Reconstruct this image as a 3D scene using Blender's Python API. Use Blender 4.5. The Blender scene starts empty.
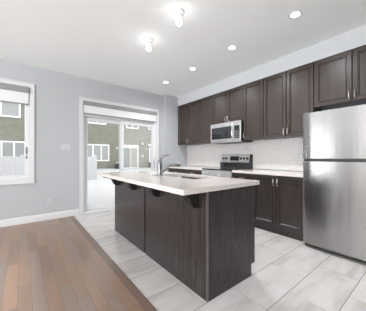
import bpy, bmesh, math, random
from mathutils import Vector, Matrix
random.seed(4)
S = bpy.context.scene
COL = S.collection
PI = math.pi

# ------------------------------------------------------------------ camera
cd = bpy.data.cameras.new('camera'); cam = bpy.data.objects.new('camera', cd); COL.objects.link(cam)
cam.location = (0, 0, 1.14); cam.rotation_euler = (math.radians(90), 0, math.radians(-38.14))
cd.lens = 20.16; cd.sensor_width = 36; cd.shift_y = 2/366; cd.clip_start = .05; cd.clip_end = 200
S.camera = cam

# ------------------------------------------------------------------ world: overcast sky
W = bpy.data.worlds.new('overcast_sky'); S.world = W; W.use_nodes = True
nt = W.node_tree; nt.nodes.clear()
wo = nt.nodes.new('ShaderNodeOutputWorld'); wb = nt.nodes.new('ShaderNodeBackground')
tc = nt.nodes.new('ShaderNodeTexCoord'); sp = nt.nodes.new('ShaderNodeSeparateXYZ'); rp = nt.nodes.new('ShaderNodeValToRGB')
nt.links.new(tc.outputs['Generated'], sp.inputs[0]); nt.links.new(sp.outputs['Z'], rp.inputs[0])
rp.color_ramp.elements[0].color = (.94, .94, .945, 1); rp.color_ramp.elements[1].color = (.98, .985, .99, 1)
nt.links.new(rp.outputs[0], wb.inputs[0]); wb.inputs[1].default_value = 1.45
nt.links.new(wb.outputs[0], wo.inputs[0])

S.view_settings.view_transform = 'Standard'; S.view_settings.look = 'None'
S.view_settings.gamma = 1; S.view_settings.use_curve_mapping = False
S.view_settings.exposure = 0.70
POT_POWER = 50.0         # each recessed downlight, watts

# added fill lights in made-up openings of the unseen wall left of the camera
LEFT_FILL_OPENINGS = ((3.60, 4.20), (-1.45, 1.05))      # y spans of the added openings in the far left wall
FILL_WATTS = 46.0        # per square metre of opening
for (a, b) in LEFT_FILL_OPENINGS:
    ad = bpy.data.lights.new('left_fill_light', 'AREA'); ad.shape = 'RECTANGLE'; ad.size = b-a; ad.size_y = 2.0
    ad.energy = FILL_WATTS*(b-a)*2.0; ad.color = (.97, .985, 1)
    ao = bpy.data.objects.new('left_fill_light', ad); COL.objects.link(ao)
    ao.location = (-5.64, (a+b)/2, 1.4); ao.rotation_euler = (math.radians(142), 0, math.radians(-90))
FRONT_FILL_OPENING = (-4.6, -1.9)    # x span of the added fill opening in the unseen wall behind the camera
ad = bpy.data.lights.new('front_fill_light', 'AREA'); ad.shape = 'RECTANGLE'; ad.size = FRONT_FILL_OPENING[1]-FRONT_FILL_OPENING[0]; ad.size_y = 2.0  # added fill lamp behind the camera, tilted up to brighten the ceiling
ad.energy = 38*ad.size*2.0; ad.color = (.97, .985, 1)
ao = bpy.data.objects.new('front_fill_light', ad); COL.objects.link(ao)
ao.location = (sum(FRONT_FILL_OPENING)/2, -1.74, 1.4); ao.rotation_euler = (math.radians(138), 0, 0)

# ------------------------------------------------------------------ materials
def mat(name, col, rough=.5, metal=0, spec=.5, emis=None, es=0, aniso=0, coat=0):
    m = bpy.data.materials.new(name); m.use_nodes = True
    b = m.node_tree.nodes['Principled BSDF']
    b.inputs['Base Color'].default_value = (*col, 1); b.inputs['Roughness'].default_value = rough
    b.inputs['Metallic'].default_value = metal; b.inputs['Specular IOR Level'].default_value = spec
    b.inputs['Anisotropic'].default_value = aniso; b.inputs['Coat Weight'].default_value = coat
    if emis: b.inputs['Emission Color'].default_value = (*emis, 1); b.inputs['Emission Strength'].default_value = es
    return m
def N(m, t): return m.node_tree.nodes.new(t)
def L(m, a, b): m.node_tree.links.new(a, b)
def math_n(m, op, a, b=None, clamp=False):
    n = N(m, 'ShaderNodeMath'); n.operation = op; n.use_clamp = clamp
    for i, v in enumerate((a, b)):
        if v is None: continue
        if isinstance(v, (int, float)): n.inputs[i].default_value = v
        else: L(m, v, n.inputs[i])
    return n.outputs[0]
def mixc(m, fac, a, b, mode='MIX'):
    n = N(m, 'ShaderNodeMix'); n.data_type = 'RGBA'; n.blend_type = mode
    for s, v in ((n.inputs[0], fac), (n.inputs[6], a), (n.inputs[7], b)):
        if isinstance(v, (int, float)): s.default_value = v
        elif isinstance(v, tuple): s.default_value = (*v, 1) if len(v) == 3 else v
        else: L(m, v, s)
    return n.outputs[2]
def geo_pos(m): return N(m, 'ShaderNodeNewGeometry').outputs['Position']
def noise(m, vec, scale, detail=3, rough=.5):
    n = N(m, 'ShaderNodeTexNoise'); n.inputs['Scale'].default_value = scale
    n.inputs['Detail'].default_value = detail; n.inputs['Roughness'].default_value = rough
    L(m, vec, n.inputs['Vector']); return n.outputs['Fac']
def mapping(m, vec, scale=(1, 1, 1), loc=(0, 0, 0)):
    n = N(m, 'ShaderNodeMapping'); n.inputs['Scale'].default_value = scale; n.inputs['Location'].default_value = loc
    L(m, vec, n.inputs['Vector']); return n.outputs[0]
def ramp(m, fac, stops):
    n = N(m, 'ShaderNodeValToRGB'); L(m, fac, n.inputs[0]); e = n.color_ramp.elements
    while len(e) < len(stops): e.new(.5)
    for i, (p, c) in enumerate(stops): e[i].position = p; e[i].color = (*c, 1)
    return n.outputs[0]
def bump(m, h, strength=.2, dist=.002):
    n = N(m, 'ShaderNodeBump'); n.inputs['Strength'].default_value = strength; n.inputs['Distance'].default_value = dist
    L(m, h, n.inputs['Height']); L(m, n.outputs[0], bs(m).inputs['Normal'])
def bs(m): return m.node_tree.nodes['Principled BSDF']
def base(m, c): L(m, c, bs(m).inputs['Base Color'])

def paint(name, col, rough=.7, sc=300):
    m = mat(name, col, rough, spec=.3)
    f = noise(m, geo_pos(m), sc, 2); bump(m, f, .05, .001)
    g = noise(m, geo_pos(m), 1.3, 2)
    base(m, mixc(m, math_n(m, 'MULTIPLY', g, .06), col, tuple(c*.85 for c in col)))
    return m
M = {}
M['wall'] = paint('grey wall paint', (.405, .42, .435))
M['ceil'] = paint('white ceiling paint', (.865, .89, .89), .8, 120)
M['bulk'] = paint('pale bulkhead paint', (.53, .55, .57))
M['trim'] = mat('white trim paint', (.60, .60, .605), .4)
M['vinyl'] = paint('white vinyl frame', (.64, .64, .65), .35)
M['white_plastic'] = mat('white plastic', (.47, .48, .49), .4)
M['porcelain'] = mat('white porcelain', (.7, .7, .69), .35)
M['black'] = mat('black plastic', (.012, .012, .013), .35)
M['rubber'] = mat('dark grey plastic', (.10, .10, .105), .5)
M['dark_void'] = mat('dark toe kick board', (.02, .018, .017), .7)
M['grille'] = mat('grey metal grille', (.18, .18, .18), .5)
M['shade_case'] = mat('grey shade cassette', (.23, .23, .235), .5)
M['display'] = mat('dark display glass', (.02, .022, .025), .08)
M['dark_glass'] = mat('dark oven glass', (.02, .022, .025), .06, spec=.7)
M['cooktop'] = mat('black ceramic cooktop', (.015, .015, .017), .08)
M['bracket'] = mat('black painted bracket', (.012, .010, .010), .45)
M['chrome'] = mat('satin nickel', (.62, .62, .62), .22, 1)
M['faucet'] = mat('satin chrome faucet metal', (.20, .205, .21), .34, 1)
M['nickel'] = mat('brushed nickel handle', (.45, .42, .40), .32, 1)
M['ring'] = mat('burner ring print', (.09, .09, .09), .3)
M['sink'] = mat('satin stainless basin', (.36, .34, .30), .35, 1)
M['bulbglass'] = mat('lit bulb glass', (1, 1, 1), .3, emis=(1, .985, .96), es=9)
M['potlit'] = mat('lit downlight lens', (1, 1, 1), .3, emis=(1, .98, .95), es=8)

# shade fabric, lightly translucent weave
m = mat('white shade fabric', (.70, .70, .70), .9)
f = N(m, 'ShaderNodeTexWave'); f.inputs['Scale'].default_value = 60; f.bands_direction = 'Z'; L(m, geo_pos(m), f.inputs['Vector'])
base(m, mixc(m, f.outputs['Fac'], (.64, .64, .645), (.70, .70, .70)))
M['fabric'] = m

# cabinet wood: dark stained, fine vertical grain
def wood(name, c1, c2, rough):
    m = mat(name, c1, rough, spec=.5)
    p = geo_pos(m)
    g = noise(m, mapping(m, p, (60, 60, 2.5)), 1, 5, .65)
    g2 = noise(m, mapping(m, p, (5, 5, .8)), 1, 2)
    c = ramp(m, g, [(.3, c1), (.7, c2)])
    c = mixc(m, math_n(m, 'MULTIPLY', g2, .35), c, tuple(x*.7 for x in c1))
    base(m, c); bump(m, g, .12, .0006)
    return m
M['cab'] = wood('dark stained cabinet wood', (.024, .017, .014), (.060, .042, .035), .36)
M['cabbase'] = wood('dark stained base cabinet wood', (.030, .023, .021), (.070, .055, .050), .30)
M['island'] = wood('dark espresso island veneer', (.013, .010, .009), (.052, .041, .037), .27)
M['edge'] = mat('worn veneer edge band', (.12, .10, .09), .4)

# quartz counter
m = mat('pale quartz', (.6, .55, .53), .10, spec=.5)
p = geo_pos(m)
n1 = noise(m, p, 220, 3, .7); n2 = noise(m, p, 25, 3)
c = ramp(m, n1, [(.35, (.58, .515, .485)), (.55, (.70, .635, .605)), (.72, (.78, .72, .69))])
base(m, mixc(m, math_n(m, 'MULTIPLY', n2, .2), c, (.58, .52, .49)))
M['quartz'] = m

# stainless, brushed with slight waviness so reflections streak vertically
def steel(name, col, rough, wav, aniso=.6):
    """brushed stainless: fine horizontal grain, faint waviness of the sheet so reflections break into vertical streaks"""
    m = mat(name, col, rough, 1, aniso=aniso)
    p = geo_pos(m)
    b = noise(m, mapping(m, p, (3, 3, 260)), 1, 2)
    w = noise(m, mapping(m, p, (1, 20, .35)), 1, 1, .4)
    w2 = noise(m, mapping(m, p, (1, 3.2, .35)), 1, 1, .5)
    h = math_n(m, 'ADD', math_n(m, 'MULTIPLY', w, .22), w2)
    bs(m).inputs['Anisotropic Rotation'].default_value = .25
    bump(m, h, wav, .02)
    tg = N(m, 'ShaderNodeTangent'); tg.direction_type = 'RADIAL'; tg.axis = 'Z'; L(m, tg.outputs[0], bs(m).inputs['Tangent'])
    return m
M['steel'] = steel('brushed stainless steel', (.37, .365, .36), .25, .22)
M['steel2'] = steel('stainless appliance trim', (.76, .755, .75), .30, .06)

# floor tiles 0.333 x 0.667 running bond
m = mat('pale grey floor tile', (.6, .58, .57), .22, spec=.5)
p = geo_pos(m)
sx = N(m, 'ShaderNodeSeparateXYZ'); L(m, p, sx.inputs[0])
ry = math_n(m, 'DIVIDE', math_n(m, 'SUBTRACT', sx.outputs['Y'], .815), .3335)
row = math_n(m, 'FLOOR', ry); fy = math_n(m, 'FRACT', ry)
odd = math_n(m, 'MULTIPLY', math_n(m, 'MODULO', math_n(m, 'ADD', row, 40.0), 2.0), .5)
rx = math_n(m, 'ADD', math_n(m, 'DIVIDE', math_n(m, 'SUBTRACT', sx.outputs['X'], 1.447), .667), odd)
colx = math_n(m, 'FLOOR', rx); fx = math_n(m, 'FRACT', rx)
def edge_mask(m, f, w):
    d = math_n(m, 'MINIMUM', f, math_n(m, 'SUBTRACT', 1.0, f)); return math_n(m, 'LESS_THAN', d, w)
gr = math_n(m, 'MAXIMUM', edge_mask(m, fy, .0028/.3335), edge_mask(m, fx, .0014/.667))
cv = N(m, 'ShaderNodeCombineXYZ'); L(m, row, cv.inputs[0]); L(m, colx, cv.inputs[1])
wn = N(m, 'ShaderNodeTexWhiteNoise'); wn.noise_dimensions = '3D'; L(m, cv.outputs[0], wn.inputs['Vector'])
off = N(m, 'ShaderNodeVectorMath'); off.operation = 'MULTIPLY_ADD'
L(m, wn.outputs['Color'], off.inputs[0]); off.inputs[1].default_value = (7, 7, 7); L(m, p, off.inputs[2])
vn = noise(m, mapping(m, off.outputs[0], (1.6, 7, 1)), 1, 5, .6)
vn2 = noise(m, mapping(m, off.outputs[0], (3, 24, 1)), 1, 4, .6)
c = ramp(m, vn, [(.32, (.46, .43, .415)), (.48, (.59, .56, .542)), (.68, (.66, .63, .612))])
c = mixc(m, math_n(m, 'MULTIPLY', vn2, .3), c, (.52, .495, .48))
c = mixc(m, gr, c, (.20, .18, .17))
base(m, c)
bump(m, math_n(m, 'SUBTRACT', 1.0, gr), .5, .001)
L(m, math_n(m, 'ADD', math_n(m, 'MULTIPLY', gr, .5), .24), bs(m).inputs['Roughness'])
M['tile'] = m

# wood floor planks running along Y
def plankmat(name, width, length, x0, cols, rough=.32, run='Y'):
    m = mat(name, cols[0], rough, spec=.38)
    p = geo_pos(m)
    sx = N(m, 'ShaderNodeSeparateXYZ'); L(m, p, sx.inputs[0])
    r = math_n(m, 'DIVIDE', math_n(m, 'SUBTRACT', sx.outputs['X'], x0), width)
    row = math_n(m, 'FLOOR', r); fr = math_n(m, 'FRACT', r)
    w1 = N(m, 'ShaderNodeTexWhiteNoise'); w1.noise_dimensions = '1D'; L(m, row, w1.inputs['W'])
    a = math_n(m, 'ADD', math_n(m, 'DIVIDE', sx.outputs['Y'], length), math_n(m, 'MULTIPLY', w1.outputs['Value'], 7.3))
    idx = math_n(m, 'FLOOR', a); fa = math_n(m, 'FRACT', a)
    cv = N(m, 'ShaderNodeCombineXYZ'); L(m, row, cv.inputs[0]); L(m, idx, cv.inputs[1])
    w2 = N(m, 'ShaderNodeTexWhiteNoise'); w2.noise_dimensions = '3D'; L(m, cv.outputs[0], w2.inputs['Vector'])
    n = len(cols); c = ramp(m, w2.outputs['Value'], [(i/(n-1), cols[i]) for i in range(n)])
    off = N(m, 'ShaderNodeVectorMath'); off.operation = 'MULTIPLY_ADD'
    L(m, w2.outputs['Color'], off.inputs[0]); off.inputs[1].default_value = (5, 5, 5); L(m, p, off.inputs[2])
    g = noise(m, mapping(m, off.outputs[0], (55, 2.5, 1)), 1, 5, .65)
    g2 = noise(m, mapping(m, off.outputs[0], (14, 3, 1)), 1, 3, .6)
    c = mixc(m, math_n(m, 'MULTIPLY', g, .42), c, tuple(x*.62 for x in cols[0]))
    c = mixc(m, math_n(m, 'MULTIPLY', g2, .2), c, tuple(min(1, x*1.25) for x in cols[-1]))
    gap = math_n(m, 'MAXIMUM', edge_mask(m, fr, .0011/width), edge_mask(m, fa, .0012/length))
    c = mixc(m, math_n(m, 'MULTIPLY', gap, .75), c, (.09, .065, .05))
    base(m, c)
    bump(m, math_n(m, 'SUBTRACT', math_n(m, 'MULTIPLY', g, .15), gap), .35, .001)
    return m
M['plank'] = plankmat('taupe oak planks', .0935, .82, .063, [(.225, .155, .12), (.285, .19, .14), (.38, .235, .15), (.275, .20, .16), (.275, .22, .19), (.335, .225, .165)])
M['strip'] = plankmat('oak border board', .5, 1.3, .5, [(.17, .12, .095), (.215, .15, .115)])

# backsplash mosaic of small diagonal lozenges
m = mat('white lozenge mosaic', (.7, .69, .67), .25)
p = geo_pos(m)
sx = N(m, 'ShaderNodeSeparateXYZ'); L(m, p, sx.inputs[0])
pp = .046
u = math_n(m, 'DIVIDE', math_n(m, 'ADD', sx.outputs['Y'], sx.outputs['Z']), pp)
v = math_n(m, 'DIVIDE', math_n(m, 'SUBTRACT', sx.outputs['Y'], sx.outputs['Z']), pp)
def dist_edge(f): return math_n(m, 'MINIMUM', f, math_n(m, 'SUBTRACT', 1.0, f))
du = dist_edge(math_n(m, 'FRACT', u)); dv = dist_edge(math_n(m, 'FRACT', v))
dd = math_n(m, 'MINIMUM', du, dv)
g = math_n(m, 'LESS_THAN', dd, .13)
cv = N(m, 'ShaderNodeCombineXYZ'); L(m, math_n(m, 'FLOOR', u), cv.inputs[0]); L(m, math_n(m, 'FLOOR', v), cv.inputs[1])
wn = N(m, 'ShaderNodeTexWhiteNoise'); L(m, cv.outputs[0], wn.inputs['Vector'])
c = mixc(m, wn.outputs['Value'], (.74, .72, .70), (.80, .785, .765))
base(m, mixc(m, g, c, (.33, .31, .30)))
bump(m, math_n(m, 'MULTIPLY', dd, 2.0), .4, .003)
M['mosaic'] = m

# outside
def brickmat(name, c1, c2, mort, sc=1.0):
    m = mat(name, c1, .9, spec=.2)
    p = geo_pos(m); sx = N(m, 'ShaderNodeSeparateXYZ'); L(m, p, sx.inputs[0])
    cv = N(m, 'ShaderNodeCombineXYZ'); L(m, sx.outputs['X'], cv.inputs[0]); L(m, sx.outputs['Z'], cv.inputs[1])
    b = N(m, 'ShaderNodeTexBrick'); L(m, cv.outputs[0], b.inputs['Vector'])
    b.inputs['Color1'].default_value = (*c1, 1); b.inputs['Color2'].default_value = (*c2, 1); b.inputs['Mortar'].default_value = (*mort, 1)
    b.inputs['Scale'].default_value = sc; b.inputs['Brick Width'].default_value = .42; b.inputs['Row Height'].default_value = .15
    b.inputs['Mortar Size'].default_value = .02
    n = noise(m, p, 2.2, 4)
    base(m, mixc(m, math_n(m, 'MULTIPLY', n, .45), b.outputs['Color'], tuple(x*.75 for x in c1)))
    return m
M['brick'] = brickmat('olive grey brick', (.21, .215, .165), (.26, .26, .22), (.30, .30, .26))
M['brick2'] = brickmat('pale olive brick', (.33, .335, .295), (.37, .37, .335), (.41, .41, .38))
M['snow'] = mat('fresh snow', (.56, .565, .575), .8, spec=.2)
f = noise(M['snow'], geo_pos(M['snow']), 6, 4); bump(M['snow'], f, .3, .05)
M['fence'] = paint('weathered pale fence board', (.60, .60, .615), .8)
M['out_glass'] = mat('grey neighbouring window pane', (.33, .35, .35), .1)
M['out_frame'] = mat('white exterior frame', (.9, .9, .9), .5)
M['curtain'] = mat('pale curtain behind glass', (.55, .53, .50), .9)
M['bbqcover'] = mat('dark barbecue cover', (.05, .055, .06), .7)
M['railing'] = mat('grey deck railing', (.30, .30, .29), .6)
M['roof'] = mat('grey roof shingles', (.12, .12, .12), .9)

# clear pane: thin glass
m = bpy.data.materials.new('clear window glass'); m.use_nodes = True
nt = m.node_tree; nt.nodes.clear()
o = nt.nodes.new('ShaderNodeOutputMaterial'); tr = nt.nodes.new('ShaderNodeBsdfTransparent'); gl = nt.nodes.new('ShaderNodeBsdfGlossy')
gl.inputs['Roughness'].default_value = .01; mx = nt.nodes.new('ShaderNodeMixShader'); fr = nt.nodes.new('ShaderNodeFresnel'); fr.inputs['IOR'].default_value = 1.45
tr.inputs['Color'].default_value = (.95, .955, .95, 1)
nt.links.new(fr.outputs[0], mx.inputs[0]); nt.links.new(tr.outputs[0], mx.inputs[1]); nt.links.new(gl.outputs[0], mx.inputs[2]); nt.links.new(mx.outputs[0], o.inputs[0])
M['glass'] = m

# ------------------------------------------------------------------ geometry helpers
class MB:
    def __init__(s): s.bm = bmesh.new()
    def box(s, x0, x1, y0, y1, z0, z1, bev=0):
        r = bmesh.ops.create_cube(s.bm, size=1)['verts']
        for v in r:
            v.co = Vector(((x0+x1)/2 + v.co.x*(x1-x0), (y0+y1)/2 + v.co.y*(y1-y0), (z0+z1)/2 + v.co.z*(z1-z0)))
        if bev:
            es = {e for v in r for e in v.link_edges}
            bmesh.ops.bevel(s.bm, geom=list(es), offset=bev, segments=2, affect='EDGES', profile=.5)
        return s
    def prism(s, pts, a, b, axis='Y'):
        """outline pts in the plane across `axis`, extruded a..b"""
        def mk(p, t):
            return {'Y': (p[0], t, p[1]), 'X': (t, p[0], p[1]), 'Z': (p[0], p[1], t)}[axis]
        va = [s.bm.verts.new(mk(p, a)) for p in pts]; vb = [s.bm.verts.new(mk(p, b)) for p in pts]
        n = len(pts); s.bm.faces.new(va); s.bm.faces.new(vb[::-1])
        for i in range(n): s.bm.faces.new((va[i], vb[i], vb[(i+1) % n], va[(i+1) % n]))
        return s
    def tube(s, pts, r, seg=12, rs=None):
        pts = [Vector(p) for p in pts]; rings = []
        up = None
        for i, p in enumerate(pts):
            t = (pts[min(i+1, len(pts)-1)] - pts[max(i-1, 0)]).normalized()
            if up is None: up = Vector((0, 0, 1)) if abs(t.z) < .9 else Vector((0, 1, 0))
            a = t.cross(up).normalized(); b = a.cross(t).normalized(); up = b
            rr = rs[i] if rs else r
            rings.append([s.bm.verts.new(p + (a*math.cos(k*2*PI/seg) + b*math.sin(k*2*PI/seg))*rr) for k in range(seg)])
        for i in range(len(rings)-1):
            for k in range(seg): s.bm.faces.new((rings[i][k], rings[i][(k+1) % seg], rings[i+1][(k+1) % seg], rings[i+1][k]))
        s.bm.faces.new(rings[0][::-1]); s.bm.faces.new(rings[-1])
        return s
    def lathe(s, prof, c, seg=28, axis='Z'):
        rings = []
        for r, h in prof:
            ring = []
            for k in range(seg):
                a = k*2*PI/seg; u, v = r*math.cos(a), r*math.sin(a)
                ring.append(s.bm.verts.new({'Z': (c[0]+u, c[1]+v, c[2]+h), 'X': (c[0]+h, c[1]+u, c[2]+v), 'Y': (c[0]+u, c[1]+h, c[2]+v)}[axis]))
            rings.append(ring)
        for i in range(len(rings)-1):
            for k in range(seg): s.bm.faces.new((rings[i][k], rings[i][(k+1) % seg], rings[i+1][(k+1) % seg], rings[i+1][k]))
        s.bm.faces.new(rings[0][::-1]); s.bm.faces.new(rings[-1])
        return s
    def build(s, name, m, parent=None, smooth=False, bevel=0):
        bmesh.ops.recalc_face_normals(s.bm, faces=s.bm.faces)
        off = Vector(parent['_o']) if parent is not None and '_o' in parent else Vector((0, 0, 0))
        for v in s.bm.verts: v.co -= off
        me = bpy.data.meshes.new(name); s.bm.to_mesh(me); s.bm.free()
        me.materials.append(m)
        o = bpy.data.objects.new(name, me); COL.objects.link(o)
        if parent is not None:
            o.parent = parent; o['_o'] = tuple(off)
        if smooth:
            for p in me.polygons: p.use_smooth = True
            md = o.modifiers.new('edges', 'EDGE_SPLIT'); md.split_angle = math.radians(35)
        if bevel:
            md = o.modifiers.new('bevel', 'BEVEL'); md.width = bevel; md.segments = 2; md.limit_method = 'ANGLE'
        return o
ALL = []
def thing(name, label, cat, loc, group=None):
    o = bpy.data.objects.new(name, None); COL.objects.link(o); o.location = loc; o['_o'] = tuple(loc)
    o.empty_display_size = .1
    o['label'] = label; o['category'] = cat
    if group: o['group'] = group
    return o
def tag(o, label, cat, group=None, kind=None):
    o['label'] = label; o['category'] = cat
    if group: o['group'] = group
    if kind: o['kind'] = kind
    return o
def struct(o):
    o['kind'] = 'structure'; return o
def sthing(name, loc):
    o = bpy.data.objects.new(name, None); COL.objects.link(o); o.location = loc; o['_o'] = tuple(loc); o['kind'] = 'structure'; return o

# ------------------------------------------------------------------ the room
Y1 = 4.48; YJ = 4.38; XJ = 2.875; XW = 3.59; XB = 3.265; HC = 2.745
XL = -5.5; YB = -1.6
struct(MB().box(.79, XW+.12, YB, Y1+.12, -.12, 0).build('floor', M['tile']))
o = struct(MB().box(XL, .72, YB, Y1, -.12, 0.0).build('floor', M['plank']))
o = struct(MB().box(.72, .79, YB, Y1, -.12, .003).build('trim_1', M['strip']))
struct(MB().box(XL, XW+.12, YB, Y1+.12, HC, HC+.15).build('ceiling', M['ceil']))
# wall facing the garden: openings for window and patio door
WX0, WX1, WZ0, WZ1 = -1.50, .10, .76, 2.365
DX0, DX1, DZ1 = .96, 2.655, 2.28
w = MB()
T = .14
w.box(XL, WX0, Y1, Y1+T, 0, HC); w.box(WX0, WX1, Y1, Y1+T, 0, WZ0); w.box(WX0, WX1, Y1, Y1+T, WZ1, HC)
w.box(WX1, DX0, Y1, Y1+T, 0, HC); w.box(DX0, DX1, Y1, Y1+T, DZ1, HC); w.box(DX1, XW+.12, Y1, Y1+T, 0, HC)
w.box(XJ, XW, YJ, Y1, 0, HC)
struct(w.build('wall_back', M['wall']))
w = MB().box(XW, XW+.12, YB, Y1, 0, HC)
wl = MB(); ys = [YB] + [v for ab in sorted(LEFT_FILL_OPENINGS) for v in ab] + [Y1]
for k in range(0, len(ys), 2): wl.box(XL-.12, XL, ys[k], ys[k+1], 0, HC)
for (a, b) in LEFT_FILL_OPENINGS: wl.box(XL-.12, XL, a, b, 0, .4); wl.box(XL-.12, XL, a, b, 2.4, HC)  # openings added to hold the left fill lights
struct(wl.build('wall_left', M['wall']))
fa_, fb_ = FRONT_FILL_OPENING
struct(MB().box(XL, fa_, YB-.12, YB, 0, HC).box(fb_, XW+.12, YB-.12, YB, 0, HC).box(fa_, fb_, YB-.12, YB, 0, .4).box(fa_, fb_, YB-.12, YB, 2.4, HC).build('wall_front', M['wall']))  # unseen wall, its opening added for the front fill light
wr = struct(w.build('wall_right', M['wall']))
struct(MB().box(XB, XW-.001, YB, YJ-.001, 2.507, HC-.001).build('trim_2', M['bulk']))
b = MB().box(XW-.008, XW-.0005, 1.125, YJ-.001, .921, 1.52).build('backsplash', M['mosaic'], wr); struct(b)
# baseboards
def baseboard(name, x0, x1):
    pts = [(Y1-.001, .001), (Y1-.016, .001), (Y1-.016, .085), (Y1-.012, .092), (Y1-.012, .105), (Y1-.006, .118), (Y1-.001, .120)]
    struct(MB().prism(pts, x0, x1, 'X').build(name, M['trim']))
baseboard('baseboard_back', XL, .889); baseboard('baseboard_back', 2.729, XJ-.001)
struct(MB().prism([(YJ-.001, .001), (YJ-.014, .001), (YJ-.014, .11), (YJ-.001, .12)], XJ, 3.0, 'X').build('baseboard_back', M['trim']))

def casing(name, x0, x1, z0, z1, wdt, bottom=True):
    """picture-frame casing around an opening, two-step profile"""
    m_ = MB()
    def rail(a, b, c, d): m_.box(a, b, Y1-.018, Y1-.0005, c, d, .004)
    rail(x0-wdt, x0, z0-(wdt if bottom else 0), z1+wdt); rail(x1, x1+wdt, z0-(wdt if bottom else 0), z1+wdt)
    rail(x0, x1, z1, z1+wdt)
    if bottom: rail(x0, x1, z0-wdt, z0)
    # outer backband
    e = .014
    m_.box(x0-wdt, x0-wdt+e, Y1-.026, Y1-.018, z0-(wdt if bottom else 0), z1+wdt)
    m_.box(x1+wdt-e, x1+wdt, Y1-.026, Y1-.018, z0-(wdt if bottom else 0), z1+wdt)
    m_.box(x0-wdt+e, x1+wdt-e, Y1-.026, Y1-.018, z1+wdt-e, z1+wdt)
    if bottom: m_.box(x0-wdt+e, x1+wdt-e, Y1-.026, Y1-.018, z0-wdt, z0-wdt+e)
    return m_
def frame(m_, x0, x1, z0, z1, y0, y1, w_, bw=None):
    bw = bw or w_
    m_.box(x0, x0+w_, y0, y1, z0, z1); m_.box(x1-w_, x1, y0, y1, z0, z1)
    m_.box(x0+w_, x1-w_, y0, y1, z1-w_, z1); m_.box(x0+w_, x1-w_, y0, y1, z0, z0+bw)
    return m_
# window
wi = sthing('window_1', (-.70, Y1, WZ0))
struct(casing('c', WX0, WX1, WZ0, WZ1, .072).build('window_casing', M['trim'], wi))
struct(frame(MB(), WX0+.001, WX1-.001, WZ0+.001, WZ1-.001, Y1+.0, Y1+.12, .018, .02).build('window_frame', M['vinyl'], wi))
struct(frame(MB(), WX0+.02, WX1-.02, WZ0+.022, WZ1-.02, Y1+.05, Y1+.10, .045, .05).build('window_sash', M['vinyl'], wi))
struct(MB().box(WX0+.06, WX1-.06, Y1+.072, Y1+.076, WZ0+.068, WZ1-.06).build('window_pane', M['glass'], wi))
ha = MB().box(WX1-.050, WX1-.030, Y1+.03, Y1+.052, 1.20, 1.32, .004).box(WX1-.047, WX1-.033, Y1+.012, Y1+.035, 1.245, 1.275, .003).box(WX1-.050, WX1-.030, Y1+.03, Y1+.052, 1.12, 1.17, .004)
struct(ha.build('window_handle', M['grille'], wi))
ha = MB().prism([(-.4, WZ0+.022), (-.05, WZ0+.022), (-.09, WZ0+.045), (-.30, WZ0+.05)], Y1+.02, Y1+.045, 'Y')
struct(ha.build('window_crank', M['vinyl'], wi))
# patio door
do = sthing('door_1', (1.81, Y1, 0))
struct(casing('c', DX0, DX1, .002, DZ1, .068, False).build('door_casing', M['trim'], do))
struct(frame(MB(), DX0+.001, DX1-.001, .002, DZ1-.001, Y1+.002, Y1+.13, .03, .035).build('door_frame', M['vinyl'], do))
xm = 1.785
struct(MB().box(DX0+.032, DX1-.032, Y1+.03, Y1+.12, 1.978, DZ1-.032).build('door_head_panel', M['vinyl'], do))
for (a, b_, yy, nm) in ((DX0+.032, xm+.045, Y1+.08, 'fixed'), (xm-.035, DX1-.032, Y1+.035, 'slide')):
    sl = struct(frame(MB(), a, b_, .04, 1.976, yy, yy+.04, .075, .10).build('door_leaf', M['vinyl'], do))
    struct(MB().box(a+.0755, b_-.0755, yy+.018, yy+.022, .1405, 1.9005).build('door_pane', M['glass'], sl))
struct(MB().tube([(DX1-.06, Y1+.033, .92), (DX1-.06, Y1+.006, .93), (DX1-.06, Y1+.0, 1.03), (DX1-.06, Y1+.006, 1.11), (DX1-.06, Y1+.033, 1.12)], .009).build('door_handle', M['vinyl'], do, True))

def roller(x0, x1, ztop, zcase, zbot, label):
    t = thing('roller_shade', label, 'roller shade', ((x0+x1)/2, Y1, ztop))
    MB().box(x0, x1, Y1-.062, Y1-.001+0.03-.03, zcase, ztop, .004).build('cassette', M['shade_case'], t)
    MB().box(x0+.012, x1-.012, Y1-.036, Y1-.034, zbot+.012, zcase+.002).build('fabric', M['fabric'], t)
    MB().box(x0+.012, x1-.012, Y1-.043, Y1-.029, zbot, zbot+.024, .004).build('bottom_bar', M['shade_case'], t)
    return t
# ------------------------------------------------------------------ shades
roller(WX0+.003, WX1-.002, 2.345, 2.255, 2.045, 'raised white roller shade with grey cassette over the left window').location.z = 2.345
roller(DX0+.003, DX1-.003, 2.275, 2.195, 2.015, 'raised wide white roller shade with grey cassette over the patio door')

# ------------------------------------------------------------------ cabinet pieces
def door_on(parent, x, y0, y1, z0, z1, m_, sgn=-1, rail=.057, name='door', th=.02):
    """shaker door whose front lies at x, facing sgn along X"""
    b_ = bmesh.new()
    def ring(i, d):
        xx = x - sgn*d
        return [b_.verts.new((xx, y0+i, z0+i)), b_.verts.new((xx, y1-i, z0+i)), b_.verts.new((xx, y1-i, z1-i)), b_.verts.new((xx, y0+i, z1-i))]
    rs = [ring(0, th), ring(0, .002), ring(.002, 0), ring(rail-.010, 0), ring(rail-.009, .012), ring(rail-.003, .012), ring(rail-.001, .005), ring(rail+.003, .005), ring(rail+.010, .013), ring(rail+.011, .013)]
    b_.faces.new(rs[0])
    for a, c in zip(rs, rs[1:]):
        for k in range(4): b_.faces.new((a[k], a[(k+1) % 4], c[(k+1) % 4], c[k]))
    b_.faces.new(rs[-1])
    q = MB(); q.bm = b_
    return q.build(name, m_, parent)
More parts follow.
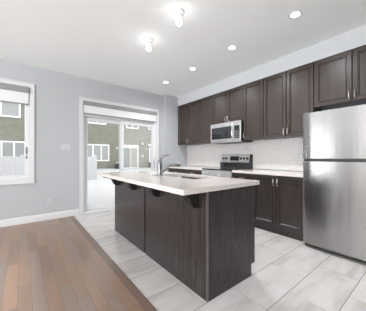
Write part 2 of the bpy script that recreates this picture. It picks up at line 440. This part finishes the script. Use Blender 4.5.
def pull(parent, x, y, z, ln=.105, sgn=-1, horizontal=False):
    def pt(d, s_):
        return (x + sgn*d, y + (s_ if horizontal else 0), z + (0 if horizontal else s_))
    h = ln/2
    q = MB().tube([pt(0, -h*.8), pt(.014, -h*.8), pt(.022, -h*.86), pt(.026, -h*.98), pt(.024, -h)], .0045, 8, [.006, .0045, .005, .006, .0045])
    q.tube([pt(0, h*.8), pt(.014, h*.8), pt(.022, h*.86), pt(.026, h*.98), pt(.024, h)], .0045, 8, [.006, .0045, .005, .006, .0045])
    q.tube([pt(.024, -h*.97), pt(.030, -h*.5), pt(.032, 0), pt(.030, h*.5), pt(.024, h*.97)], .005, 8, [.0045, .006, .008, .006, .0045])
    return q.build('handle', M['nickel'], parent, True)

def upper(y0, y1, z0, z1, n, handles, label, xf=3.26):
    t = thing('wall_cabinet', label, 'cabinet', (XW, (y0+y1)/2, z0), 'dark wall cabinets above the counter')
    g = .0012
    q = MB().box(xf+.0215, XW-.0095, y0+g, y1-g, z0, z1)
    q.build('body', M['cab'], t)
    wd = (y1-y0)/n
    for i in range(n):
        a, b_ = y0+i*wd, y0+(i+1)*wd
        d = door_on(t, xf, a+.0055, b_-.0055, z0+.002, z1-.014, M['cab'])
        hs = handles[i]
        pull(d, xf, (a+.030 if hs == 0 else b_-.030), z0+.078)
    MB().box(xf+.009, xf+.0205, y0+g, y1-g, z1-.012, z1).build('top_rail', M['cab'], t)
    return t
ZU, ZT = 1.47, 2.505
upper(3.50, 4.376, ZU, ZT, 2, (1, 0), 'tall two-door dark wall cabinet in the far corner, leftmost of the row')
upper(3.104, 3.50, ZU, ZT, 1, (0,), 'narrow single-door dark wall cabinet just left of the microwave')
upper(2.326, 3.104, 1.842, ZT, 2, (1, 0), 'short two-door dark wall cabinet directly above the microwave')
upper(1.92, 2.326, ZU, ZT, 1, (1,), 'single-door dark wall cabinet just right of the microwave')
upper(1.143, 1.92, ZU, ZT, 2, (1, 0), 'tall two-door dark wall cabinet between the microwave-side single one and the fridge')
upper(.281, 1.143, 1.85, ZT, 2, (1, 0), 'short wide two-door dark wall cabinet above the fridge')

XF = 2.962
def base_cab(y0, y1, drawers, doors, handles, label):
    t = thing('base_cabinet', label, 'cabinet', (XW, (y0+y1)/2, 0), 'dark base cabinets along the wall')
    g = .0012
    MB().box(XF+.0215, XW-.0095, y0+g, y1-g, .105, .872).build('body', M['cabbase'], t)
    MB().box(XF+.035, XF+.06, y0+g, y1-g, .001, .104).build('toe_kick', M['cabbase'], t)
    wd = (y1-y0)/max(doors, 1)
    ztop = .868
    if drawers:
        dw = (y1-y0)/drawers
        for i in range(drawers):
            d = door_on(t, XF, y0+i*dw+.002, y0+(i+1)*dw-.002, .72, .868, M['cabbase'], rail=.035, name='drawer')
            pull(d, XF, y0+(i+.5)*dw, .795, horizontal=True)
        ztop = .716
    for i in range(doors):
        d = door_on(t, XF, y0+i*wd+.0045, y0+(i+1)*wd-.0045, .108, ztop, M['cabbase'])
        pull(d, XF, (y0+i*wd+.03 if handles[i] == 0 else y0+(i+1)*wd-.03), ztop-.10)
    return t
base_cab(1.145, 1.935, 0, 2, (1, 0), 'two-door dark base cabinet beside the fridge')
base_cab(1.935, 2.326, 1, 1, (1,), 'narrow dark base cabinet with top drawer, right of the range')
base_cab(3.104, 3.74, 1, 1, (0,), 'dark base cabinet with drawer just left of the range')
base_cab(3.74, 4.376, 1, 1, (1,), 'dark base cabinet with drawer in the far corner of the wall run')
for y0, y1, lb in ((1.128, 2.324, 'pale quartz countertop between the range and the fridge'), (3.106, 4.3785, 'pale quartz countertop in the far corner, left of the range')):
    tag(MB().box(2.935, XW-.009, y0, y1, .8735, .912, .003).build('countertop', M['quartz']), lb, 'countertop')

# ------------------------------------------------------------------ island
isl = thing('kitchen_island', 'long dark wood kitchen island with panelled sides and toe notch', 'kitchen island', (1.47, 2.17, 0))
ix0, ix1, iy0, iy1 = 1.145, 1.80, 1.15, 3.19
q = MB()      # hollow carcass: sides, floor, dividers either side of the sink bay
q.box(ix0+.020, ix0+.038, iy0+.024, 2.176, .105, .872); q.box(ix0+.020, ix0+.038, 2.208, iy1-.022, .105, .872); q.box(ix0+.0385, ix1-.022, iy0+.024, iy1-.022, .105, .123)
for yy in (iy0+.024, 1.56, 2.36, iy1-.040): q.box(ix0+.0385, ix1-.022, yy, yy+.018, .1235, .872)
q.build('body', M['island'], isl)
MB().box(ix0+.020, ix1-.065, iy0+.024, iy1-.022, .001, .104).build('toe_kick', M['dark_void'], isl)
# end panels with the toe notch
for a, b_ in ((iy0, iy0+.022), (iy1-.020, iy1)):
    MB().prism([(ix0+.0205, .001), (ix1-.058, .001), (ix1-.058, .112), (ix1, .112), (ix1, .872), (ix0+.0205, .872)], a, b_, 'Y').build('end_panel', M['island'], isl)
MB().box(ix0, ix0+.0195, iy0+.010, 2.178, .001, .872, .001).build('back_panel', M['island'], isl)
MB().box(ix0, ix0+.0195, 2.206, iy1, .001, .872, .001).build('back_panel', M['island'], isl)
MB().box(ix0-.001, ix0+.0195, iy0+.003, iy0+.0095, .001, .872).build('corner_edging', M['edge'], isl)
for k in range(4):
    y0 = iy0+.024+k*.498
    d = door_on(isl, ix1, y0+.002, y0+.494, .11, .868, M['island'], sgn=1)
    pull(d, ix1, y0+(.46 if k % 2 == 0 else .035), .76, sgn=1)
# corbel brackets
for yb in (3.03, 2.455, 1.895, 1.285):
    x = ix0-.0012
    pr = [(x, .871), (x-.225, .871), (x-.225, .852), (x-.185, .842), (x-.140, .836), (x-.108, .820), (x-.088, .795), (x-.080, .765), (x-.066, .742), (x-.040, .728), (x, .724)]
    MB().prism(pr, yb-.036, yb+.036, 'Y').build('bracket', M['bracket'], isl, bevel=.002)

# counter with sink cut-out
cx0, cx1, cy0, cy1 = .885, 1.85, 1.125, 3.215
sx0, sx1, sy0, sy1 = 1.425, 1.80, 1.60, 2.32
def rounded(x0, x1, y0, y1, r, n=5):
    out = []
    for cx, cy, a0 in ((x1-r, y1-r, 0), (x0+r, y1-r, 90), (x0+r, y0+r, 180), (x1-r, y0+r, 270)):
        for k in range(n+1):
            a = math.radians(a0+90*k/n); out.append((cx+r*math.cos(a), cy+r*math.sin(a)))
    return out
def slab_with_hole(outer, inner, z0, z1):
    q = MB(); bm = q.bm
    for z_, fl in ((z0, 1), (z1, 0)):
        vo = [bm.verts.new((x, y, z_)) for x, y in outer]; vi = [bm.verts.new((x, y, z_)) for x, y in inner]
        es = [bm.edges.new((vo[i], vo[(i+1) % len(vo)])) for i in range(len(vo))] + [bm.edges.new((vi[i], vi[(i+1) % len(vi)])) for i in range(len(vi))]
        bmesh.ops.triangle_fill(bm, edges=es, use_beauty=True)
        if fl: lo, li = vo, vi
        else:
            for A, B in ((lo, vo), (li, vi)):
                for i in range(len(A)): bm.faces.new((A[i], A[(i+1) % len(A)], B[(i+1) % len(A)], B[i]))
    return q
q = slab_with_hole(rounded(cx0, cx1, cy0, cy1, .006, 3), rounded(sx0, sx1, sy0, sy1, .05), .8735, .912)
tag(q.build('island_countertop', M['quartz'], bevel=.002), 'long pale quartz countertop overhanging the island, with a sink cut-out', 'countertop')
# undermount sink: open basin shell
def basin(x0, x1, y0, y1, ztop, depth):
    q = MB(); bm = q.bm
    o1 = rounded(x0-.012, x1+.012, y0-.012, y1+.012, .058); i1 = rounded(x0, x1, y0, y1, .05); i2 = rounded(x0+.006, x1-.006, y0+.006, y1-.006, .048); i3 = rounded(x0+.03, x1-.03, y0+.03, y1-.03, .03)
    lv = [(o1, ztop-.001), (i1, ztop-.001), (i2, ztop-.02), (i2, ztop-depth+.02), (i3, ztop-depth)]
    lv = [(o1, ztop-depth-.004)] + lv if False else lv
    R = [[bm.verts.new((x, y, z_)) for x, y in pts] for pts, z_ in lv]
    n = len(o1)
    for a, b_ in zip(R, R[1:]):
        for k in range(n): bm.faces.new((a[k], a[(k+1) % n], b_[(k+1) % n], b_[k]))
    bm.faces.new(R[-1])
    return q
sk = thing('kitchen_sink', 'undermounted stainless double-basin sink in the island countertop', 'sink', (1.61, 1.96, .87))
ob = basin(sx0+.004, sx1-.004, sy0+.004, sy1-.004, .8725, .19).build('basin', M['sink'], sk, True)
md = ob.modifiers.new('s', 'SOLIDIFY'); md.thickness = .0015; md.offset = -1
MB().lathe([(.042, 0), (.042, .003), (.03, .004), (.0, .003)][:3], (1.61, 1.96, .6835)).build('drain', M['chrome'], sk, True)

# faucet
fx, fy_, fz = 1.362, 2.21, .913
fa = thing('kitchen_faucet', 'satin metal single-lever faucet on the island beside the sink', 'faucet', (fx, fy_, fz))
q = MB().lathe([(.034, 0), (.034, .006), (.030, .012), (.028, .03), (.028, .12), (.026, .165), (.022, .185), (.010, .198)], (fx, fy_, fz))
q.build('body', M['faucet'], fa, True)
dx, dy = .825, -.565
def fp(t, z_): return (fx+dx*t, fy_+dy*t, z_)
MB().tube([fp(.004, fz+.03), fp(.04, fz+.065), fp(.08, fz+.100), fp(.12, fz+.125), fp(.155, fz+.138), fp(.175, fz+.142)], .0, 14, [.022, .021, .020, .020, .020, .020]).build('spout', M['faucet'], fa, True)
MB().tube([fp(.168, fz+.142), fp(.195, fz+.144), fp(.225, fz+.140), fp(.245, fz+.130), fp(.252, fz+.112)], .0, 14, [.021, .024, .025, .024, .020]).build('spray_head', M['faucet'], fa, True)
MB().tube([fp(.0, fz+.185), fp(.012, fz+.21), fp(.04, fz+.235), fp(.085, fz+.255), fp(.115, fz+.262)], .0, 10, [.015, .012, .010, .009, .008]).build('lever', M['faucet'], fa, True)
q = MB().prism(rounded(fx-.028, fx+.028, fy_-.06, fy_+.14, .027), fz-.0005, fz+.004, 'Z')
q.build('deck_plate', M['faucet'], fa)

# ------------------------------------------------------------------ fridge
fr_ = thing('refrigerator', 'stainless steel top-freezer refrigerator at the right', 'refrigerator', (3.2, .745, 0))
fy0, fy1 = .365, 1.122
MB().box(2.895, XW-.03, fy0+.004, fy1-.004, .03, 1.685, .006).build('cabinet_body', M['rubber'], fr_)
def fdoor(z0, z1, name):
    # gently bowed front with rounded side edges
    n = 16; pts = []
    for k in range(n+1):
        t = k/n; y = fy0+(fy1-fy0)*t
        e = min(t, 1-t)*(fy1-fy0)
        r = .018
        edge = (r-math.sqrt(max(0, r*r-(r-e)**2))) if e < r else 0
        pts.append((2.836+edge - .006*(1-(2*t-1)**2), y))
    prof = [(2.89, fy0)] + pts + [(2.89, fy1)]
    o_ = MB().prism(prof, z0, z1, 'Z').build(name, M['steel'], fr_, True, .004)
    return o_
d1 = fdoor(1.128, 1.70, 'freezer_door'); d2 = fdoor(.055, 1.090, 'fridge_door')
MB().box(2.858, 2.894, fy0+.006, fy1-.006, 1.0915, 1.1265).build('door_gap_handle', M['black'], fr_)
MB().box(2.846, 2.857, fy1-.075, fy1-.012, 1.094, 1.124, .003).build('grip_cap', M['black'], fr_)
MB().box(2.87, 2.90, fy0+.01, fy1-.01, .018, .052, .003).build('base_grille', M['black'], fr_)
for yy in (fy0+.05, fy1-.05):
    MB().lathe([(.016, 0), (.016, .02)], (2.915, yy, .0)).build('foot', M['rubber'], fr_, True)
    MB().lathe([(.016, 0), (.016, .029)], (3.45, yy, .0)).build('foot', M['rubber'], fr_, True)
MB().box(2.85, 2.93, fy1-.06, fy1-.012, 1.702, 1.714, .003).build('hinge_cover', M['rubber'], fr_)

# ------------------------------------------------------------------ microwave
mw = thing('microwave', 'stainless over-the-range microwave with black glass door', 'microwave', (3.39, 2.715, 1.44))
my0, my1, mz0, mz1 = 2.329, 3.101, 1.440, 1.839
MB().box(3.215, XW-.0095, my0, my1, mz0+.004, mz1-.001).build('case', M['black'], mw)
MB().box(3.19, 3.214, my0, my1, mz0+.03, mz1-.002, .004).build('front_panel', M['steel2'], mw)
MB().box(3.186, 3.1895, my0+.205, my1-.035, mz0+.075, mz1-.085, .001).build('door_window', M['dark_glass'], mw)
MB().box(3.186, 3.1895, my0+.03, my0+.145, mz0+.065, mz1-.09, .001).build('control_panel', M['display'], mw)
kp = MB()
for r_ in range(4):
    for c_ in range(3): kp.box(3.1848, 3.1858, my0+.045+c_*.03, my0+.066+c_*.03, mz0+.085+r_*.035, mz0+.103+r_*.035)
kp.build('keypad', M['grille'], mw)
MB().tube([(3.189, my0+.175, mz0+.06), (3.165, my0+.175, mz0+.065), (3.150, my0+.175, mz0+.11), (3.144, my0+.175, mz0+.20), (3.150, my0+.175, mz0+.29), (3.165, my0+.175, mz0+.335), (3.189, my0+.175, mz0+.34)], .011, 10).build('handle', M['chrome'], mw, True)
MB().box(3.195, 3.24, my0+.004, my1-.004, mz0, mz0+.0295, .002).build('lower_trim', M['steel2'], mw)
MB().box(3.28, 3.55, my0+.05, my1-.05, mz0-.004, mz0+.0035).build('vent_filter', M['grille'], mw)

# ------------------------------------------------------------------ range
rg = thing('kitchen_range', 'stainless electric range with black glass cooktop and knobbed backguard', 'range', (3.26, 2.715, 0))
ry0, ry1 = 2.329, 3.101
MB().box(2.965, XW-.011, ry0, ry1, .06, .895).build('body', M['rubber'], rg)
MB().box(2.932, XW-.06, ry0, ry1, .896, .918, .004).build('cooktop', M['cooktop'], rg)
for (bx, by, br) in ((3.10, 2.52, .10), (3.10, 2.91, .08), (3.36, 2.52, .075), (3.36, 2.91, .095)):
    q = MB(); bm = q.bm
    R = [[bm.verts.new((bx+rr*math.cos(k*2*PI/32), by+rr*math.sin(k*2*PI/32), .9186)) for k in range(32)] for rr in (br, br-.004)]
    for k in range(32): bm.faces.new((R[0][k], R[0][(k+1) % 32], R[1][(k+1) % 32], R[1][k]))
    q.build('burner_ring', M['ring'], rg)
od = MB().box(2.925, 2.964, ry0+.003, ry1-.003, .245, .893, .005).build('oven_door', M['steel2'], rg)
MB().box(2.922, 2.9245, ry0+.11, ry1-.11, .37, .70).build('oven_window', M['dark_glass'], od)
MB().tube([(2.926, ry0+.06, .80), (2.885, ry0+.06, .80), (2.875, ry0+.09, .80), (2.875, ry1-.09, .80), (2.885, ry1-.06, .80), (2.926, ry1-.06, .80)], .012, 10).build('oven_handle', M['chrome'], od, True)
MB().box(2.930, 2.964, ry0+.003, ry1-.003, .075, .24, .005).build('drawer', M['steel2'], rg)
MB().box(3.0, 3.5, ry0+.03, ry1-.03, .001, .059).build('plinth', M['black'], rg)
# backguard
MB().prism([(3.505, .919), (3.575, .919), (3.575, 1.20), (3.545, 1.205), (3.515, 1.19), (3.498, 1.045), (3.505, 1.03)], ry0+.022, ry1-.004, 'Y').build('backguard', M['steel2'], rg)
MB().prism([(3.495, .9188), (3.580, .9188), (3.580, 1.205), (3.512, 1.20), (3.488, 1.04)], ry0, ry0+.0215, 'Y').build('backguard_end_cap', M['black'], rg)
MB().prism([(3.494, .9188), (3.5045, .9188), (3.5045, 1.028), (3.4975, 1.032), (3.492, 1.03)], ry0+.0225, ry1-.004, 'Y').build('backguard_lower_band', M['dark_glass'], rg)
MB().prism([(3.500-.0035, 1.075), (3.5145-.0035, 1.165), (3.5195, 1.165), (3.505, 1.075)], 2.60, 2.83, 'Y').build('clock_display', M['display'], rg)
for ky in (2.40, 2.475, 2.55, 2.93, 3.00):
    MB().lathe([(.024, -.004), (.024, -.010), (.019, -.012), (.017, -.028), (.012, -.031)], (3.5095, ky, 1.12), 20, 'X').build('knob', M['black'], rg, True)

# ------------------------------------------------------------------ ceiling lamps
def add_light(name, typ, loc, power, parent, size=.05, spot=None):
    ld = bpy.data.lights.new(name, typ); ld.energy = power; ld.color = (.97, .985, 1)
    if typ == 'POINT' or typ == 'SPOT': ld.shadow_soft_size = size
    if spot: ld.spot_size = math.radians(spot); ld.spot_blend = 1.0
    o_ = bpy.data.objects.new(name, ld); COL.objects.link(o_); o_.parent = parent
    o_.location = Vector(loc) - Vector(parent['_o']); return o_
for (x, y, lb) in ((1.36, 1.80, 'lit bare bulb in a white ceiling lampholder, nearer and higher in the picture'), (1.36, 2.49, 'lit bare bulb in a white ceiling lampholder, farther one toward the patio door')):
    t = thing('ceiling_lampholder', lb, 'ceiling light', (x, y, HC), 'bare bulb ceiling lampholders')
    MB().lathe([(.055, -.0005), (.058, -.008), (.055, -.018), (.035, -.026), (.026, -.032), (.024, -.055), (.020, -.057)], (x, y, HC)).build('lamp_base', M['porcelain'], t, True)
    pr = [(.0135, 0), (.014, -.020), (.020, -.032), (.029, -.048), (.032, -.062), (.029, -.078), (.019, -.090), (.006, -.095)]
    bl = MB().lathe(pr, (x, y, HC-.0575)).build('bulb', M['bulbglass'], t, True)
for (x, y, lb) in ((2.41, 1.03, 'round recessed ceiling downlight nearest the fridge'), (2.41, 1.91, 'round recessed ceiling downlight, second from the fridge'),
                   (2.42, 2.80, 'round recessed ceiling downlight, third from the fridge'), (2.41, 3.66, 'round recessed ceiling downlight, farthest, near the patio wall')):
    t = thing('recessed_downlight', lb, 'ceiling light', (x, y, HC), 'recessed downlights in the ceiling')
    MB().lathe([(.070, -.0005), (.070, -.003), (.058, -.006), (.046, -.0055)], (x, y, HC), 36).build('trim_ring', M['porcelain'], t, True)
    MB().lathe([(.045, -.0056), (.045, -.007), (.040, -.0075)], (x, y, HC), 32).build('lens', M['potlit'], t, True)
    add_light('downlight_beam', 'SPOT', (x, y, HC-.02), POT_POWER, t, .05, 165)

# ------------------------------------------------------------------ switches and outlets
def plate(x, z_, w_, h_, label, cat, name, n):
    t = thing(name, label, cat, (x, Y1, z_))
    MB().box(x-w_/2, x+w_/2, Y1-.006, Y1-.0005, z_-h_/2, z_+h_/2, .002).build('cover_plate', M['white_plastic'], t)
    for k in range(n):
        cx = x + (k-(n-1)/2)*.046
        if cat == 'switch': MB().box(cx-.017, cx+.017, Y1-.0085, Y1-.0062, z_-.033, z_+.033, .001).build('rocker', M['white_plastic'], t)
        else:
            for s_ in (-1, 1):
                MB().box(cx-.016, cx+.016, Y1-.008, Y1-.0062, z_+s_*.024-.014, z_+s_*.024+.014, .001).build('socket', M['white_plastic'], t)
plate(.655, 1.345, .165, .115, 'white triple light switch plate on the grey wall beside the patio door', 'switch', 'light_switch', 3)
plate(.39, .345, .075, .115, 'white wall outlet above the baseboard under the light switch', 'outlet', 'wall_outlet', 1)
for (y, lb) in ((1.44, 'white outlet on the patterned backsplash nearest the fridge'), (3.47, 'white outlet on the patterned backsplash left of the range')):
    t = thing('wall_outlet', lb, 'outlet', (XW, y, 1.14))
    MB().box(XW-.014, XW-.0085, y-.036, y+.036, 1.08, 1.195, .002).build('cover_plate', M['white_plastic'], t)
    for s_ in (-1, 1):
        MB().box(XW-.0162, XW-.0142, y-.016, y+.016, 1.1375+s_*.024-.014, 1.1375+s_*.024+.014, .001).build('socket', M['porcelain'], t)

# ------------------------------------------------------------------ outside
sn = MB(); bm = sn.bm
NX, NY = 60, 40
def snow_z(x, y):
    base_ = .06 + .17*min(1, max(0, (y-4.8)/3.5)) - .10*min(1, max(0, (y-10)/8))
    return base_ + .05*math.sin(x*1.7+y*.6)*math.sin(y*1.1+.4) * min(1, (y-4.6)/3)
V = [[None]*(NX+1) for _ in range(NY+1)]
for j in range(NY+1):
    y = 4.64 + (19.5-4.64)*(j/NY)**1.4
    for i in range(NX+1):
        x = -14 + 40*i/NX; V[j][i] = bm.verts.new((x, y, snow_z(x, y)))
for j in range(NY):
    for i in range(NX): bm.faces.new((V[j][i], V[j][i+1], V[j+1][i+1], V[j+1][i]))
g_ = sn.build('snow_ground', M['snow'], None, True); struct(g_)

HY = 18.5
def out_window(parent, x0, x1, z0, z1, panes, pm, y=HY):
    t = MB(); fw = .10
    frame(t, x0, x1, z0, z1, y-.07, y-.001, fw)
    wd = (x1-x0)/panes
    for k in range(1, panes): t.box(x0+k*wd-.05, x0+k*wd+.05, y-.07, y-.001, z0+fw, z1-fw)
    w_ = t.build('window', M['out_frame'], parent)
    MB().box(x0+fw, x1-fw, y-.03, y-.002, z0+fw, z1-fw).build('pane', pm, w_)
    return w_
ha_ = thing('brick_house', 'olive grey brick house behind the fence, seen through the left window', 'house', (-1.5, HY+3, 0))
MB().box(-13, 6.95, HY, HY+7, -.3, 6.0).build('wall', M['brick'], ha_)
MB().prism([(HY-.4, 5.95), (HY+7.4, 5.95), (HY+3.5, 8.6)], -13.2, 6.95, 'X').build('roof', M['roof'], ha_)
out_window(ha_, -1.75, .22, 1.05, 2.28, 3, M['out_glass']); out_window(ha_, -2.2, -.08, 3.92, 5.0, 2, M['out_glass'])
out_window(ha_, 4.05, 6.12, .82, 2.28, 3, M['out_glass']); out_window(ha_, 4.35, 5.85, 4.02, 5.3, 2, M['out_glass'])
hb = thing('brick_house', 'paler olive brick house with patio door, seen through the right door pane', 'house', (14, HY+3, 0))
MB().box(6.96, 24, HY-.0, HY+7, -.3, 6.0).build('wall', M['brick2'], hb)
MB().prism([(HY-.4, 5.95), (HY+7.4, 5.95), (HY+3.5, 8.6)], 6.96, 24.2, 'X').build('roof', M['roof'], hb)
w_ = out_window(hb, 7.30, 8.95, .10, 2.12, 2, M['out_glass'])
cu = MB()
for k in range(9): cu.tube([(8.12+k*.085, HY-.045, .2), (8.12+k*.085, HY-.045, 1.95)], .04, 8)
cu.build('curtain', M['curtain'], w_, True)
MB().box(7.2, 8.95, HY-.09, HY-.001, 2.16, 2.32).build('lintel', M['out_frame'], hb)
out_window(hb, 7.7, 8.95, 3.9, 5.2, 2, M['out_glass']); out_window(hb, 10.15, 11.9, .65, 2.15, 2, M['out_glass']); out_window(hb, 10.05, 11.4, 3.95, 5.2, 2, M['out_glass'])
MB().box(10.05, 12.0, HY-.09, HY-.001, 2.3, 2.5).build('lintel', M['out_frame'], hb)
# round white spots on the brick beside the neighbouring patio door
for (x, z_, r_, lb) in ((9.36, 2.49, .16, 'round white spot high on the pale brick wall, upper of the pair'), (9.36, 1.28, .16, 'round white spot on the pale brick wall, lower of the pair'), (9.82, 1.95, .11, 'small white spot on the pale brick wall nearest the right window'), (6.80, 1.98, .11, 'small white spot on the olive brick wall above the covered barbecue')):
    rr_ = random.Random(x+z_)
    q = MB(); bmesh.ops.create_icosphere(q.bm, subdivisions=2, radius=1)
    for v in q.bm.verts:
        k = r_*(1+.12*rr_.uniform(-1, 1)); v.co = Vector((x+v.co.x*k, HY-.002-r_*.4+v.co.y*k*.35, z_+v.co.z*k))
    tag(q.build('white_spot', M['snow'], None, True), lb, 'snow')
# fence
fe = thing('garden_fence', 'pale board fence standing in the snow beyond the window', 'fence', (-4, 9, 0))
q = MB(); x = -9.0
while x < 2.4:
    q.box(x, x+.136, 9.0, 9.022, .12, 1.18); x += .14
q.build('board_panel', M['fence'], fe)
for x in (-8.8, -6.6, -4.4, -2.2, 0, 2.42): MB().box(x-.045, x+.045, 9.024, 9.114, .05, 1.25).build('post', M['fence'], fe)
MB().box(-9, 2.42, 9.024, 9.06, 1.04, 1.12).build('rail', M['fence'], fe)
# covered barbecues and railing by the neighbouring wall
for (x0, x1, z1, lb) in ((6.50, 7.10, .62, 'small dark covered barbecue by the brick wall, left of the neighbour patio door'), (9.85, 10.6, .62, 'dark covered barbecue by the brick wall under the right window')):
    t = thing('covered_barbecue', lb, 'barbecue', ((x0+x1)/2, HY-.6, 0))
    MB().prism([(x0+.06, 0), (x1-.06, 0), (x1, .42), (x1-.05, z1-.06), (x1-.2, z1), (x0+.2, z1), (x0+.05, z1-.06), (x0, .42)], HY-.9, HY-.35, 'Y').build('cover', M['bbqcover'], t, bevel=.03)
    MB().box(x0+.05, x1-.05, HY-.85, HY-.4, z1+.002, z1+.09, .03).build('snow_cap', M['snow'], t)
rl = thing('deck_railing', 'low grey deck railing in front of the pale brick house', 'railing', (9.3, HY-1.2, 0))
MB().box(8.6, 9.8, HY-1.23, HY-1.17, .46, .52).build('top_rail', M['railing'], rl)
bq = MB()
for k in range(9): bq.box(8.66+k*.135, 8.69+k*.135, HY-1.215, HY-1.185, .0, .459)
bq.build('balusters', M['railing'], rl)
